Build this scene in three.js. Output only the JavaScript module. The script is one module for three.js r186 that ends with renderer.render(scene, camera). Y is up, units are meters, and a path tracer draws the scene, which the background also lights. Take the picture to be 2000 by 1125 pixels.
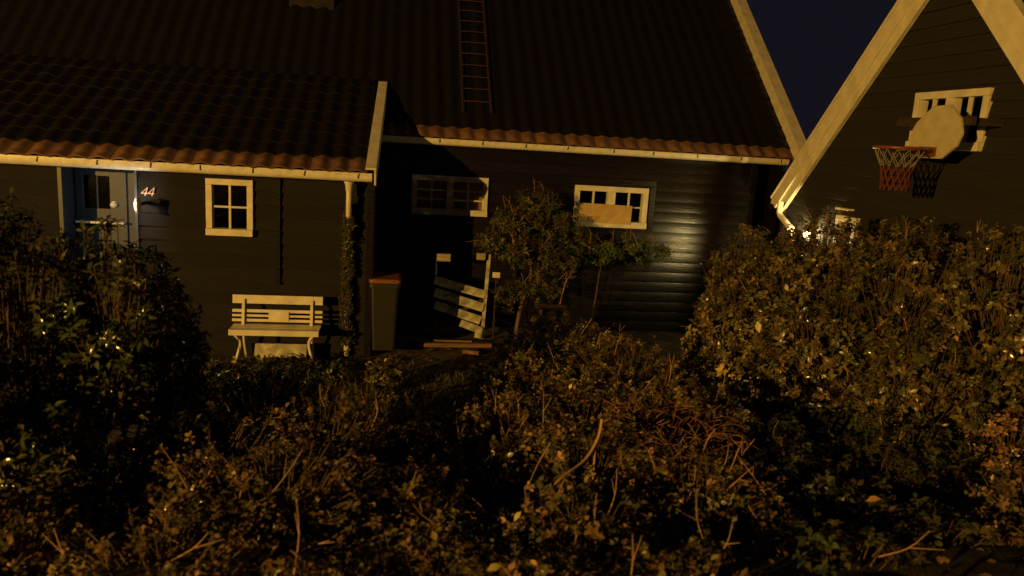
import * as THREE from 'three';
import { mergeGeometries, toCreasedNormals } from 'three/addons/utils/BufferGeometryUtils.js';
import { ImprovedNoise } from 'three/addons/math/ImprovedNoise.js';
import { RoundedBoxGeometry } from 'three/addons/geometries/RoundedBoxGeometry.js';
import { FontLoader } from 'three/addons/loaders/FontLoader.js';
import { TextGeometry } from 'three/addons/geometries/TextGeometry.js';

// ---------------------------------------------------------------- camera, night sky, exposure
const scene = new THREE.Scene();
const camera = new THREE.PerspectiveCamera(41.12, 16 / 9, 0.05, 400);
camera.position.set(0, 3.0, 10.2);
{
  const yaw = THREE.MathUtils.degToRad(9), pitch = THREE.MathUtils.degToRad(-11), roll = THREE.MathUtils.degToRad(3.5);
  const f = new THREE.Vector3(Math.sin(yaw) * Math.cos(pitch), Math.sin(pitch), -Math.cos(yaw) * Math.cos(pitch));
  const r0 = new THREE.Vector3().crossVectors(f, new THREE.Vector3(0, 1, 0)).normalize();
  const u0 = new THREE.Vector3().crossVectors(r0, f);
  const r = r0.clone().multiplyScalar(Math.cos(roll)).addScaledVector(u0, Math.sin(roll));
  const u = u0.clone().multiplyScalar(Math.cos(roll)).addScaledVector(r0, -Math.sin(roll));
  camera.quaternion.setFromRotationMatrix(new THREE.Matrix4().makeBasis(r, u, f.clone().negate()));
}
camera.focus = 11.5; camera.userData.fStop = 1.7;
scene.add(camera);
{ // dark, slightly light-polluted night sky
  const W = 64, H = 32, d = new Float32Array(W * H * 4);
  for (let j = 0; j < H; j++) for (let i = 0; i < W; i++) {
    const k = (j * W + i) * 4;
    d[k] = 0.0058; d[k + 1] = 0.0050; d[k + 2] = 0.0084; d[k + 3] = 1;
  }
  const sky = new THREE.DataTexture(d, W, H, THREE.RGBAFormat, THREE.FloatType);
  sky.mapping = THREE.EquirectangularReflectionMapping; sky.magFilter = THREE.LinearFilter; sky.needsUpdate = true;
  scene.background = sky; scene.environment = sky;
}
const renderer = new THREE.WebGLRenderer({ antialias: true });
renderer.toneMapping = THREE.LinearToneMapping;
renderer.toneMappingExposure = 1.12;
renderer.shadowMap.enabled = true;
const SODIUM = new THREE.Color().setRGB(1, 0.54, 0.095);
const STREET_LAMP_POWER = 1850;
const HALOGEN = new THREE.Color().setRGB(1, 0.73, 0.27);
const PORCH = new THREE.Color().setRGB(1, 0.95, 0.82);

// ---------------------------------------------------------------- helpers
let seed = 12345;
const rnd = () => { seed = (seed * 1664525 + 1013904223) >>> 0; return seed / 4294967296; };
const rr = (a, b) => a + (b - a) * rnd();
const noise = new ImprovedNoise();
const V = (x, y, z) => new THREE.Vector3(x, y, z);
const rgb = (r, g, b) => new THREE.Color().setRGB(r, g, b);
const used = {};
function numbered(n) { used[n] = (used[n] ?? -1) + 1; return used[n] ? `${n}_${String(used[n]).padStart(3, '0')}` : n; }
function thing(name, label, category, group) {
  const o = new THREE.Group(); o.name = numbered(name); o.userData = { label, category };
  if (group) o.userData.group = group;
  scene.add(o); return o;
}
function tagMesh(m, name, label, category, group) {
  m.name = numbered(name); m.userData = { label, category }; if (group) m.userData.group = group;
  m.castShadow = m.receiveShadow = true; scene.add(m); return m;
}
function structure(name, geo, mat) { const m = new THREE.Mesh(geo, mat); m.name = name; m.userData.kind = 'structure'; m.castShadow = m.receiveShadow = true; scene.add(m); return m; }
function part(parent, name, geo, mat, x = 0, y = 0, z = 0) {
  const m = new THREE.Mesh(geo, mat); m.name = name; m.position.set(x, y, z); m.castShadow = m.receiveShadow = true; parent.add(m); return m;
}
const boxCache = new Map();
function boxGeo(w, h, d, bevel = 0) {   // uv in metres
  const key = [w, h, d, bevel].map(v => v.toFixed(4)).join();
  if (boxCache.has(key)) return boxCache.get(key);
  let g = bevel ? new RoundedBoxGeometry(w, h, d, 2, bevel) : new THREE.BoxGeometry(w, h, d);
  metreUV(g); boxCache.set(key, g); return g;
}
function metreUV(g) {
  const p = g.attributes.position, n = g.attributes.normal, uv = new Float32Array(p.count * 2);
  for (let i = 0; i < p.count; i++) {
    const ax = Math.abs(n.getX(i)), ay = Math.abs(n.getY(i)), az = Math.abs(n.getZ(i));
    if (ax >= ay && ax >= az) { uv[2 * i] = p.getZ(i); uv[2 * i + 1] = p.getY(i); }
    else if (ay >= az) { uv[2 * i] = p.getX(i); uv[2 * i + 1] = p.getZ(i); }
    else { uv[2 * i] = p.getX(i); uv[2 * i + 1] = p.getY(i); }
  }
  g.setAttribute('uv', new THREE.BufferAttribute(uv, 2)); return g;
}
// an axis-aligned bar given by its limits
function bar(parent, name, x0, x1, y0, y1, z0, z1, mat, bevel = 0) {
  return part(parent, name, boxGeo(x1 - x0, y1 - y0, z1 - z0, bevel), mat, (x0 + x1) / 2, (y0 + y1) / 2, (z0 + z1) / 2);
}
// a bar between two points: w across, h thick, up hint
function beam(parent, name, a, b, w, h, mat, up = V(0, 1, 0), bevel = 0) {
  const d = b.clone().sub(a), L = d.length(); d.normalize();
  const s = new THREE.Vector3().crossVectors(d, up).normalize(), u = new THREE.Vector3().crossVectors(s, d);
  const m = part(parent, name, boxGeo(w, h, L, bevel), mat);
  m.quaternion.setFromRotationMatrix(new THREE.Matrix4().makeBasis(s, u, d.clone().negate()));
  m.position.copy(a).add(b).multiplyScalar(0.5); return m;
}
function tubeGeo(pts, r0, r1 = r0, sides = 8, seg = 0) {   // tapering tube along points
  const c = new THREE.CatmullRomCurve3(pts), n = seg || Math.max(2, (pts.length - 1) * 4);
  const g = new THREE.TubeGeometry(c, n, 1, sides, false), p = g.attributes.position;
  for (let i = 0; i <= n; i++) {
    const q = c.getPointAt(i / n), r = r0 + (r1 - r0) * i / n;
    for (let j = 0; j <= sides; j++) {
      const k = i * (sides + 1) + j;
      p.setXYZ(k, q.x + (p.getX(k) - q.x) * r, q.y + (p.getY(k) - q.y) * r, q.z + (p.getZ(k) - q.z) * r);
    }
  }
  return g;
}
// textures: noise in 0..1, fractal
function fractal(size, fx, fy, oct, off) {
  const out = new Float32Array(size * size); let lo = 9, hi = -9;
  for (let j = 0; j < size; j++) for (let i = 0; i < size; i++) {
    let v = 0, a = 1, x = fx, y = fy;
    for (let o = 0; o < oct; o++) {   // periodic blend so that it tiles
      const u = i / size, w = j / size, s = o * 7.3 + off;
      const n00 = noise.noise(u * x, w * y, s), n10 = noise.noise((u - 1) * x, w * y, s), n01 = noise.noise(u * x, (w - 1) * y, s), n11 = noise.noise((u - 1) * x, (w - 1) * y, s);
      v += a * ((n00 * (1 - u) + n10 * u) * (1 - w) + (n01 * (1 - u) + n11 * u) * w);
      a *= 0.55; x *= 2.1; y *= 2.1;
    }
    out[j * size + i] = v; lo = Math.min(lo, v); hi = Math.max(hi, v);
  }
  return out.map(v => (v - lo) / (hi - lo));
}
function texOf(f, size, lo, hi, srgb, rep) {
  const d = new Uint8Array(size * size * 4);
  for (let i = 0; i < size * size; i++) {
    for (let c = 0; c < 3; c++) d[4 * i + c] = 255 * Math.min(1, Math.max(0, lo[c] + (hi[c] - lo[c]) * f[i]));
    d[4 * i + 3] = 255;
  }
  const t = new THREE.DataTexture(d, size, size); t.wrapS = t.wrapT = THREE.RepeatWrapping; t.magFilter = THREE.LinearFilter; t.minFilter = THREE.LinearMipmapLinearFilter; t.generateMipmaps = true;
  if (srgb) t.colorSpace = THREE.SRGBColorSpace;
  t.repeat.set(rep, rep); t.needsUpdate = true; return t;
}
const grainF = fractal(256, 3, 40, 4, 1), mottleF = fractal(256, 5, 5, 5, 9), fineF = fractal(256, 24, 24, 3, 4);
const G3 = v => [v, v, v];
const grainTint = texOf(grainF, 256, G3(0.62), G3(1), true, 1), mottleTint = texOf(mottleF, 256, G3(0.55), G3(1), true, 1.3);
const grainBump = texOf(grainF, 256, G3(0), G3(1), false, 1.4), fineBump = texOf(fineF, 256, G3(0), G3(1), false, 3), grainRough = texOf(grainF, 256, G3(0.62), G3(1), false, 1.4);
const M = (color, o = {}) => new THREE.MeshStandardMaterial({ color, roughness: 0.7, ...o });

const mat = {
  tar: [0, 1, 2].map(i => M(rgb(0.010 + 0.002 * i, 0.008 + 0.0015 * i, 0.009 + 0.0015 * i), { roughness: 0.36, roughnessMap: grainRough, bumpMap: grainBump, bumpScale: 0.0009, map: grainTint })),
  oldTar: [0, 1, 2].map(i => M(rgb(0.010 + 0.002 * i, 0.008 + 0.0015 * i, 0.009 + 0.0015 * i), { roughness: 1, bumpMap: grainBump, bumpScale: 0.0009, map: grainTint })),   // weathered, no gloss left
  white: M(rgb(0.67, 0.63, 0.52), { roughness: 0.45, map: mottleTintSoft(), bumpMap: grainBump, bumpScale: 0.0006 }),
  whiteMetal: M(rgb(0.66, 0.63, 0.53), { roughness: 0.38, map: mottleTintSoft(1.7) }),
  oldWhite: M(rgb(0.62, 0.60, 0.46), { roughness: 0.6, map: mottleTint, bumpMap: grainBump, bumpScale: 0.001 }),
  bluePaint: M(rgb(0.030, 0.040, 0.066), { roughness: 0.4, map: mottleTintSoft(2.1) }),
  terracotta: [0, 1, 2, 3].map(i => M(rgb(0.19 + 0.025 * i, 0.092 + 0.014 * i, 0.055 + 0.008 * i), { roughness: 0.75, map: mottleTint, bumpMap: fineBump, bumpScale: 0.002 })),
  blackTile: new THREE.MeshPhysicalMaterial({ color: rgb(0.0070, 0.0058, 0.0066), roughness: 0.62, specularIntensity: 0.35 }),   // black pantile
  darkWood: M(rgb(0.045, 0.03, 0.022), { roughness: 0.7, map: grainTint, bumpMap: grainBump, bumpScale: 0.002 }),
  brownWood: M(rgb(0.26, 0.14, 0.06), { roughness: 0.7, map: grainTint, bumpMap: grainBump, bumpScale: 0.002 }),
  paleWood: M(rgb(0.50, 0.42, 0.26), { roughness: 0.7, map: grainTint, bumpMap: grainBump, bumpScale: 0.002 }),
  card: M(rgb(0.50, 0.34, 0.13), { roughness: 0.85, map: mottleTintSoft(1.1) }),
  darkMetal: M(rgb(0.03, 0.028, 0.026), { roughness: 0.5, metalness: 0.3 }),
  rust: M(rgb(0.036, 0.015, 0.011), { roughness: 0.6 }),
  lining: M(rgb(0.16, 0.11, 0.07), { roughness: 0.9, map: grainTint }),   // bare timber inside the walls
  blind: M(rgb(0.16, 0.10, 0.05), { roughness: 0.9 }),
  glass: new THREE.MeshPhysicalMaterial({ color: 0xffffff, transmission: 1, thickness: 0, roughness: 0.03, ior: 1.5 }),
  bark: M(rgb(0.14, 0.085, 0.045), { roughness: 0.85, bumpMap: fineBump, bumpScale: 0.004 }),
  twig: M(rgb(0.065, 0.038, 0.022), { roughness: 0.7 }),
  deadTwig: M(rgb(0.34, 0.20, 0.10), { roughness: 0.7 }),
  binBody: M(rgb(0.012, 0.011, 0.010), { roughness: 0.5, bumpMap: fineBump, bumpScale: 0.0006 }),
  binLid: M(rgb(0.19, 0.065, 0.022), { roughness: 0.5 }),
  rimRed: M(rgb(0.15, 0.036, 0.018), { roughness: 0.4 }),
  netRed: M(rgb(0.085, 0.014, 0.012), { roughness: 0.85 }),
  netWhite: M(rgb(0.20, 0.18, 0.15), { roughness: 0.85 }),
  board: M(rgb(0.50, 0.45, 0.30), { roughness: 0.55, map: mottleTintSoft(1.4) }),
  soil: null,
};
function mottleTintSoft(rep = 0.8) { return texOf(mottleF, 256, [0.86, 0.85, 0.82], [1, 1, 1], true, rep); }

// ---------------------------------------------------------------- terrain: flat at the houses, banked up to the road behind the camera
const sm = (a, b, x) => { const t = Math.min(1, Math.max(0, (x - a) / (b - a))); return t * t * (3 - 2 * t); };
const groundY = (x, z) => 1.38 * sm(2.2, 9.4, z) + 0.03 * noise.noise(x * 0.9, z * 0.9, 3.3) * sm(0.4, 2, Math.abs(z + 0.8)) + 0.012 * noise.noise(x * 5, z * 5, 1);
{
  const g = new THREE.PlaneGeometry(1, 1, 260, 260).rotateX(-Math.PI / 2), p = g.attributes.position, uv = g.attributes.uv;
  for (let i = 0; i < p.count; i++) {
    const sx = p.getX(i) * 2, sz = p.getZ(i) * 2;
    const x = Math.sign(sx) * (Math.abs(sx) * 9 + Math.pow(Math.abs(sx), 5) * 120), z = 5 + Math.sign(sz) * (Math.abs(sz) * 9 + Math.pow(Math.abs(sz), 5) * 120);
    p.setXYZ(i, x, groundY(x, z) - 0.012, z); uv.setXY(i, x, z);
  }
  g.computeVertexNormals();
  mat.soil = M(rgb(0.10, 0.078, 0.045), { roughness: 0.95, map: texOf(mottleF, 256, [0.3, 0.26, 0.2], [1, 0.95, 0.75], true, 0.7), bumpMap: fineBump, bumpScale: 0.02 });
  structure('ground', g, mat.soil);
  // road along the top of the bank, behind the viewer
  const rg = new THREE.PlaneGeometry(90, 4.6, 60, 1).rotateX(-Math.PI / 2); rg.translate(0, 1.40, 13.6);
  structure('road', metreUV(rg), M(rgb(0.05, 0.05, 0.052), { roughness: 0.85, bumpMap: fineBump, bumpScale: 0.006 }));
}

// ---------------------------------------------------------------- lapped boards
const boardCache = new Map();
function boardGeo(L, y0, y1, full0, full1, bottomT = 0.036, topT = 0.008) {   // wedge: thick at its lower edge; runs along x from 0 to L, front to +z
  const key = [L, y1 - y0, y0 - full0].map(v => v.toFixed(3)).join();
  if (boardCache.has(key)) return boardCache.get(key);
  const t = y => bottomT + (topT - bottomT) * (y - full0) / (full1 - full0);
  const s = new THREE.Shape(); const b = 0.003;
  s.moveTo(0, 0); s.lineTo(t(y0) - b, 0); s.lineTo(t(y0), b); s.quadraticCurveTo((t(y0) + t(y1)) / 2 + 0.005, (y1 - y0) * 0.55, t(y1), y1 - y0); s.lineTo(0, y1 - y0);
  let g = new THREE.ExtrudeGeometry(s, { depth: L, bevelEnabled: false, curveSegments: 5 });
  g.rotateY(-Math.PI / 2); g.scale(-1, 1, 1);   // shape x -> z, depth -> x
  const idx = g.index; const p = g.attributes.position.array;   // scale flipped the winding: restore it
  for (let i = 0; i < p.length; i += 9) for (let c = 0; c < 3; c++) { const q = p[i + c]; p[i + c] = p[i + 3 + c]; p[i + 3 + c] = q; }
  g.computeVertexNormals(); g.computeBoundingBox();
  if (g.boundingBox.max.z < 0.005) { g.rotateY(Math.PI); g.translate(L, 0, 0); }
  const bb = (g.computeBoundingBox(), g.boundingBox); g.translate(-bb.min.x, -bb.min.y, -bb.min.z);
  g = toCreasedNormals(g, 0.5); metreUV(g); boardCache.set(key, g); return g;
}
// boards on a wall; frame: group whose local x runs along the wall, z out of it. holes: [x0,x1,y0,y1]. topAt(x0,x1) limits height
function cladding(parent, x0, x1, y0, yTop, pitch, holes = [], limits = null, tar = mat.tar) {
  let row = 0;
  for (let y = y0; y < yTop - 0.01; y += pitch, row++) {
    const a = y, b = Math.min(y + pitch + 0.0, yTop);
    let X0 = x0, X1 = x1;
    if (limits) { [X0, X1] = limits((a + b) / 2); if (X1 - X0 < 0.06) continue; }
    let pieces = [[X0, X1, a, b]];
    for (const [hx0, hx1, hy0, hy1] of holes) {
      const next = [];
      for (const [p0, p1, q0, q1] of pieces) {
        if (hx1 <= p0 || hx0 >= p1 || hy1 <= q0 || hy0 >= q1) { next.push([p0, p1, q0, q1]); continue; }
        if (hx0 > p0) next.push([p0, hx0, q0, q1]);
        if (hx1 < p1) next.push([hx1, p1, q0, q1]);
        const c0 = Math.max(p0, hx0), c1 = Math.min(p1, hx1);
        if (hy0 > q0) next.push([c0, c1, q0, hy0]);
        if (hy1 < q1) next.push([c0, c1, hy1, q1]);
      }
      pieces = next;
    }
    for (const [p0, p1, q0, q1] of pieces) {
      if (p1 - p0 < 0.01 || q1 - q0 < 0.012) continue;
      const m = part(parent, 'board', boardGeo(p1 - p0, q0, q1, a, a + pitch), tar[Math.abs(row * 7 + Math.round(p0 * 3)) % 3], p0, q0, 0);
      m.rotation.x = 0;
    }
  }
}

// ---------------------------------------------------------------- pantiles
function tileProfile(u) { // cross height of one pantile, u in 0..1
  return 0.5 - 0.5 * Math.cos(Math.PI * 2 * Math.min(1, Math.max(0, u)));
}
const tileCache = new Map();
function tileGeo(w, len, hump, thick = 0.016, nu = 10) {   // x across, z down-slope 0..len, y up: with a front lip
  const key = [w, len, hump].join(); if (tileCache.has(key)) return tileCache.get(key);
  const pos = [], idx = []; const add = (x, y, z) => { pos.push(x, y, z); return pos.length / 3 - 1; };
  const top = [], bot = [];
  for (let k = 0; k < 2; k++) for (let i = 0; i <= nu; i++) {
    const u = i / nu, h = hump * tileProfile(u) + (k ? 0.014 : 0);
    top.push(add((u - 0.5) * w, h, k * len)); 
  }
  for (let k = 0; k < 2; k++) for (let i = 0; i <= nu; i++) {
    const u = i / nu, h = hump * tileProfile(u) + (k ? 0.014 : 0) - thick;
    bot.push(add((u - 0.5) * w, h, k * len));
  }
  const quad = (a, b, c, d) => idx.push(a, b, c, a, c, d);
  for (let i = 0; i < nu; i++) {
    quad(top[i], top[nu + 1 + i], top[nu + 2 + i], top[i + 1]);
    quad(top[nu + 1 + i], bot[nu + 1 + i], bot[nu + 2 + i], top[nu + 2 + i]);
  }
  quad(top[0], bot[0], bot[nu + 1], top[nu + 1]); quad(top[nu], top[2 * nu + 1], bot[2 * nu + 1], bot[nu]);
  let g = new THREE.BufferGeometry(); g.setAttribute('position', new THREE.Float32BufferAttribute(pos, 3)); g.setIndex(idx);
  g = toCreasedNormals(g, 0.9); metreUV(g); tileCache.set(key, g); return g;
}
// tiled slope: eave line at (y, z), rising towards -z
function tiledSlope(parent, x0, x1, y, z, pitchDeg, slopeLen, tileW, expo, hump, keep = () => true) {
  const f = new THREE.Group(); f.name = 'roof'; f.position.set(0, y, z); f.rotation.x = THREE.MathUtils.degToRad(pitchDeg); parent.add(f);
  const n = Math.round((x1 - x0) / tileW), w = (x1 - x0) / n, rows = Math.ceil(slopeLen / expo), gs = [];
  const first = tileGeo(w, expo * 1.12, hump), rest = tileGeo(w, expo * 1.12, hump, 0.014, 6);
  for (let i = 0; i < n; i++) if (keep(x0 + (i + 0.5) * w, 0)) {
    const t = part(f, 'eave_tile', first, mat.terracotta[Math.floor(rnd() * 4)], x0 + (i + 0.5) * w, rr(-0.002, 0.003), -expo + rr(-0.006, 0.006));
    t.rotation.y = rr(-0.012, 0.012); t.rotation.z = rr(-0.015, 0.015);
  }
  for (let r = 1; r < rows; r++) for (let i = 0; i < n; i++) {
    const X = x0 + (i + 0.5) * w; if (!keep(X, r * expo)) continue;
    const g = rest.clone(); g.applyMatrix4(new THREE.Matrix4().makeRotationFromEuler(new THREE.Euler(rr(-0.012, 0.012), rr(-0.01, 0.01), rr(-0.02, 0.02))));
    g.translate(X, 0.012 + rr(-0.003, 0.003), -(r + 1) * expo + rr(-0.006, 0.006)); gs.push(g);
  }
  const field = part(f, 'roof_tiles', mergeGeometries(gs), mat.blackTile); field.userData.kind = 'stuff'; field.userData.label = 'dark glazed pantiles above the eave course';
  const under = part(f, 'roof_boarding', boxGeo(x1 - x0, 0.03, slopeLen), mat.darkWood, (x0 + x1) / 2, -0.04, -slopeLen / 2);
  return f;
}
// gutter along x, front face at z
function gutter(parent, x0, x1, yTop, zFront, h, dep, spacing, phase) {
  const s = new THREE.Shape(), t = 0.006;
  s.moveTo(0, 0); s.lineTo(0, -h + 0.085); s.quadraticCurveTo(0, -h, -0.075, -h); s.lineTo(-dep, -h); s.lineTo(-dep, 0); s.lineTo(-dep + t, 0); s.lineTo(-dep + t, -h + t); s.lineTo(-0.075, -h + t); s.quadraticCurveTo(-t, -h + t, -t, -h + 0.085); s.lineTo(-t, -0.012); s.lineTo(-0.016, -0.012); s.lineTo(-0.016, 0); s.lineTo(0, 0);
  const g = new THREE.ExtrudeGeometry(s, { depth: x1 - x0, bevelEnabled: false, curveSegments: 6 });
  g.rotateY(Math.PI / 2);               // shape x -> -z, depth -> x
  g.scale(1, 1, -1); { const p = g.attributes.position.array; for (let i = 0; i < p.length; i += 9) for (let c = 0; c < 3; c++) { const q = p[i + c]; p[i + c] = p[i + 3 + c]; p[i + 3 + c] = q; } g.computeVertexNormals(); }
  metreUV(g);
  const gt = part(parent, 'gutter', g, mat.whiteMetal, x0, yTop, zFront);
  for (let x = phase; x < x1 - x0 - 0.05; x += spacing * rr(0.92, 1.08)) {
    const k = new THREE.Group(); k.name = 'gutter_bracket'; gt.add(k); k.position.set(x, 0, 0); k.rotation.z = rr(-0.25, 0.0);
    const st = part(k, 'strap', boxGeo(0.013, h * 0.55, 0.007), mat.darkMetal, 0, -h * 0.32, 0.005);
    k.remove(st); gt.remove(k); st.name = 'bracket'; st.position.x = x; st.rotation.z = rr(-0.3, 0); gt.add(st);
  }
  return gt;
}
// window unit: outer size, cols of panes per sash, sashes, rows; local origin at its lower left, z out
function windowUnit(parent, x0, y0, w, h, { frame = 0.07, sashes = 1, cols = 2, rows = 2, meet = 0.12, depth = 0.07, back = null, sill = 0.03 }) {
  const g = new THREE.Group(); g.name = 'window'; g.position.set(x0, y0, 0); parent.add(g);
  const W = mat.white, zf = depth;
  bar(g, 'frame', 0, w, h - frame, h, -0.06, zf, W, 0.004); bar(g, 'frame', 0, w, 0, frame * 1.15, -0.06, zf + sill, W, 0.004);
  bar(g, 'frame', 0, frame, frame * 1.15 + 0.001, h - frame - 0.001, -0.06, zf - 0.002, W, 0.004); bar(g, 'frame', w - frame, w, frame * 1.15 + 0.001, h - frame - 0.001, -0.06, zf - 0.002, W, 0.004);
  const iw = w - 2 * frame, sw = (iw - meet * (sashes - 1)) / sashes, yb = frame * 1.15, yt = h - frame, ih = yt - yb;
  for (let s = 0; s < sashes; s++) {
    const sx = frame + s * (sw + meet);
    if (s) bar(g, 'mullion', sx - meet + 0.001, sx - 0.001, yb + 0.001, yt - 0.001, -0.05, zf - 0.012, W, 0.004);
    for (let c = 1; c < cols; c++) bar(g, 'muntin', sx + sw * c / cols - 0.013, sx + sw * c / cols + 0.013, yb + 0.001, yt - 0.001, 0.0, zf - 0.028, W);
    for (let r = 1; r < rows; r++) bar(g, 'muntin', sx + 0.001, sx + sw - 0.001, yb + ih * r / rows - 0.012, yb + ih * r / rows + 0.012, 0.002, zf - 0.031, W);
    for (let c = 0; c < cols; c++) for (let r = 0; r < rows; r++) {
      const p = part(g, 'pane', new THREE.PlaneGeometry(sw / cols - 0.004, ih / rows - 0.004), mat.glass, sx + sw * (c + 0.5) / cols, yb + ih * (r + 0.5) / rows, 0.012);
      p.rotation.set(rr(-0.006, 0.006), rr(-0.006, 0.006), 0);
    }
  }
  if (back) bar(g, 'blind', frame, w - frame, yb, yt, -0.075, -0.068, back);
  return g;
}

// ================================================================ left cottage (number 44)
const cottage = thing('timber_cottage', 'low black boarded cottage with number 44, shallow tiled roof and small four-pane window', 'house');
{
  const c = cottage, zW = 0;
  const win = [-2.357, -1.785, 1.57, 2.285];
  const recess = [-4.05, -3.2, -0.05, 2.33];
  cladding(c, -9, -0.31, 0, 2.42, 0.165, [[win[0] + 0.01, win[1] - 0.01, win[2] + 0.01, win[3] - 0.01], recess], null, mat.oldTar);
  windowUnit(c, win[0], win[2], win[1] - win[0], win[3] - win[2], { frame: 0.075, cols: 2, rows: 2, depth: 0.065, sill: 0.03 });
  // plank cover strips
  bar(c, 'corner_board', -0.36, -0.268, 0.0, 2.4, 0.030, 0.062, mat.tar[1]);
  bar(c, 'cover_strip', -1.50, -1.45, 0.95, 2.32, 0.030, 0.062, mat.tar[0]);
  // wall core so that no light leaks between boards
  bar(c, 'wall_core', -9, recess[0] - 0.03, 0, 2.4, -0.08, -0.002, mat.lining); bar(c, 'wall_core', recess[1] + 0.03, win[0] - 0.02, 0, 2.4, -0.08, -0.002, mat.lining);
  bar(c, 'wall_core', win[1] + 0.02, -0.36, 0, 2.4, -0.08, -0.002, mat.lining);
  bar(c, 'wall_core', win[0] - 0.02, win[1] + 0.02, 0, win[2] - 0.02, -0.08, -0.002, mat.lining); bar(c, 'wall_core', win[0] - 0.02, win[1] + 0.02, win[3] + 0.02, 2.4, -0.08, -0.002, mat.lining);
  // side wall towards the yard
  const side = new THREE.Group(); side.name = 'side_wall'; side.position.set(-0.31, 0, 0); side.rotation.y = Math.PI / 2; c.add(side);
  cladding(side, 0.001, 1.76, 0, 3.2, 0.165, [], y => [Math.max(0.001, (y - 2.38) / Math.tan(25 * Math.PI / 180)), 1.76], mat.oldTar);
  bar(c, 'wall_core', -0.36, -0.312, 0, 2.4, -2.4, -0.002, mat.lining);
  // doorway recess with a blue split door
  const d = new THREE.Group(); d.name = 'door'; c.add(d); d.position.set(0, 0, -0.38);
  const B = mat.bluePaint;
  bar(d, 'stile', -4.03, -3.94, 0, 2.31, 0, 0.045, B, 0.003); bar(d, 'stile', -3.62, -3.42, 0, 2.31, 0, 0.045, B, 0.003); bar(d, 'stile', -3.42, -3.22, 0, 2.31, -0.01, 0.02, B, 0.003);
  bar(d, 'top_rail', -3.939, -3.621, 2.22, 2.31, 0, 0.043, B); bar(d, 'lock_rail', -3.939, -3.621, 1.645, 1.80, 0, 0.043, B);
  bar(d, 'glazing_bar', -3.79, -3.77, 1.801, 2.219, 0.008, 0.032, B);
  for (const [a, b] of [[-3.939, -3.791], [-3.769, -3.621]]) part(d, 'pane', new THREE.PlaneGeometry(b - a, 0.418), mat.glass, (a + b) / 2, 2.01, 0.02);
  bar(d, 'ledge', -4.02, -3.44, 1.615, 1.642, 0.046, 0.13, mat.white, 0.004);
  bar(d, 'lower_leaf', -3.939, -3.621, 0.0, 1.60, 0.0, 0.03, B);
  const kn = part(d, 'door_knob', new THREE.LatheGeometry([[0.001, 0.055], [0.028, 0.05], [0.036, 0.036], [0.03, 0.02], [0.016, 0.012], [0.016, 0.006], [0.042, 0.004], [0.042, 0]].map(p => new THREE.Vector2(p[0], p[1])), 20), mat.whiteMetal, -3.575, 1.86, 0.046); kn.rotation.x = Math.PI / 2;
  bar(c, 'wall_core', -4.12, -4.081, 0, 2.4, -0.42, -0.0821, mat.lining); bar(c, 'wall_core', -3.169, -3.13, 0, 2.4, -0.42, -0.0821, mat.lining); bar(c, 'end_wall', -9.1, -9.0, 0, 3.6, -12.6, 0, mat.tar[0]);
  bar(c, 'recess_side', -4.08, -4.051, 0, 2.33, -0.36, 0.054, B); bar(c, 'recess_side', -3.199, -3.17, 0, 2.33, -0.36, 0.054, B); bar(c, 'recess_ceiling', -4.05, -3.2, 2.331, 2.36, -0.4, 0.03, mat.darkWood);
  // white edge beads of the doorway
  bar(c, 'door_bead', -4.050, -4.033, 0, 2.33, 0.034, 0.058, B); 
  // house number
  const font = await new FontLoader().loadAsync('fonts/droid/droid_sans_regular.typeface.json');
  const tg = new TextGeometry('44', { font, size: 0.105, depth: 0.012, curveSegments: 4, bevelEnabled: false });
  tg.computeBoundingBox(); const num = part(c, 'house_number', tg, M(rgb(0.32, 0.19, 0.11), { roughness: 0.45, metalness: 0.3 }), -3.135, 2.03, 0.034); num.userData.label = 'copper coloured numerals 44';
  num.rotation.z = 0; { const sh = new THREE.Matrix4().set(1, 0.32, 0, 0, 0, 1, 0, 0, 0, 0, 1, 0, 0, 0, 0, 1); tg.applyMatrix4(sh); }
  // roof
  tiledSlope(c, -9, -0.36, 2.475, 0.26, 25, 3.0, 0.235, 0.34, 0.034);
  const gt = gutter(c, -9, -0.30, 2.46, 0.27, 0.115, 0.12, 0.62, 4.2);
  bar(c, 'soffit', -9, -0.31, 2.405, 2.425, 0.01, 0.148, mat.darkWood);
  // verge
  const a = V(-0.315, 2.515, 0.27), b = V(-0.245, 3.74, -2.36), vg = new THREE.Group(); vg.name = 'verge'; c.add(vg);
  beam(vg, 'verge_cap', a, b, 0.135, 0.028, mat.white, V(0, 1, 0), 0.004);
  beam(vg, 'verge_board', a.clone().add(V(0.054, -0.118, -0.004)), b.clone().add(V(0.054, -0.118, 0)), 0.026, 0.2, mat.white, V(0, 1, 0), 0.004);
  // downpipe with hopper
  const dp = new THREE.Group(); dp.name = 'downpipe'; c.add(dp);
  part(dp, 'hopper', new THREE.LatheGeometry([[0.03, -0.13], [0.042, -0.12], [0.046, -0.05], [0.068, 0], [0.064, 0], [0.04, -0.05]].map(p => new THREE.Vector2(p[0], p[1])), 20), mat.whiteMetal, -0.585, 2.345, 0.2);
  part(dp, 'pipe', tubeGeo([V(-0.585, 2.24, 0.2), V(-0.585, 2.02, 0.2), V(-0.585, 1.9, 0.16), V(-0.585, 1.75, 0.095), V(-0.585, 1.6, 0.085), V(-0.585, 0.02, 0.085)], 0.035, 0.035, 14, 40), mat.whiteMetal);
  for (const y of [0.35, 1.2]) { const r = part(dp, 'pipe_clip', new THREE.TorusGeometry(0.037, 0.005, 6, 18), mat.darkMetal, -0.585, y, 0.085); r.rotation.x = Math.PI / 2; }
}

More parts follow.
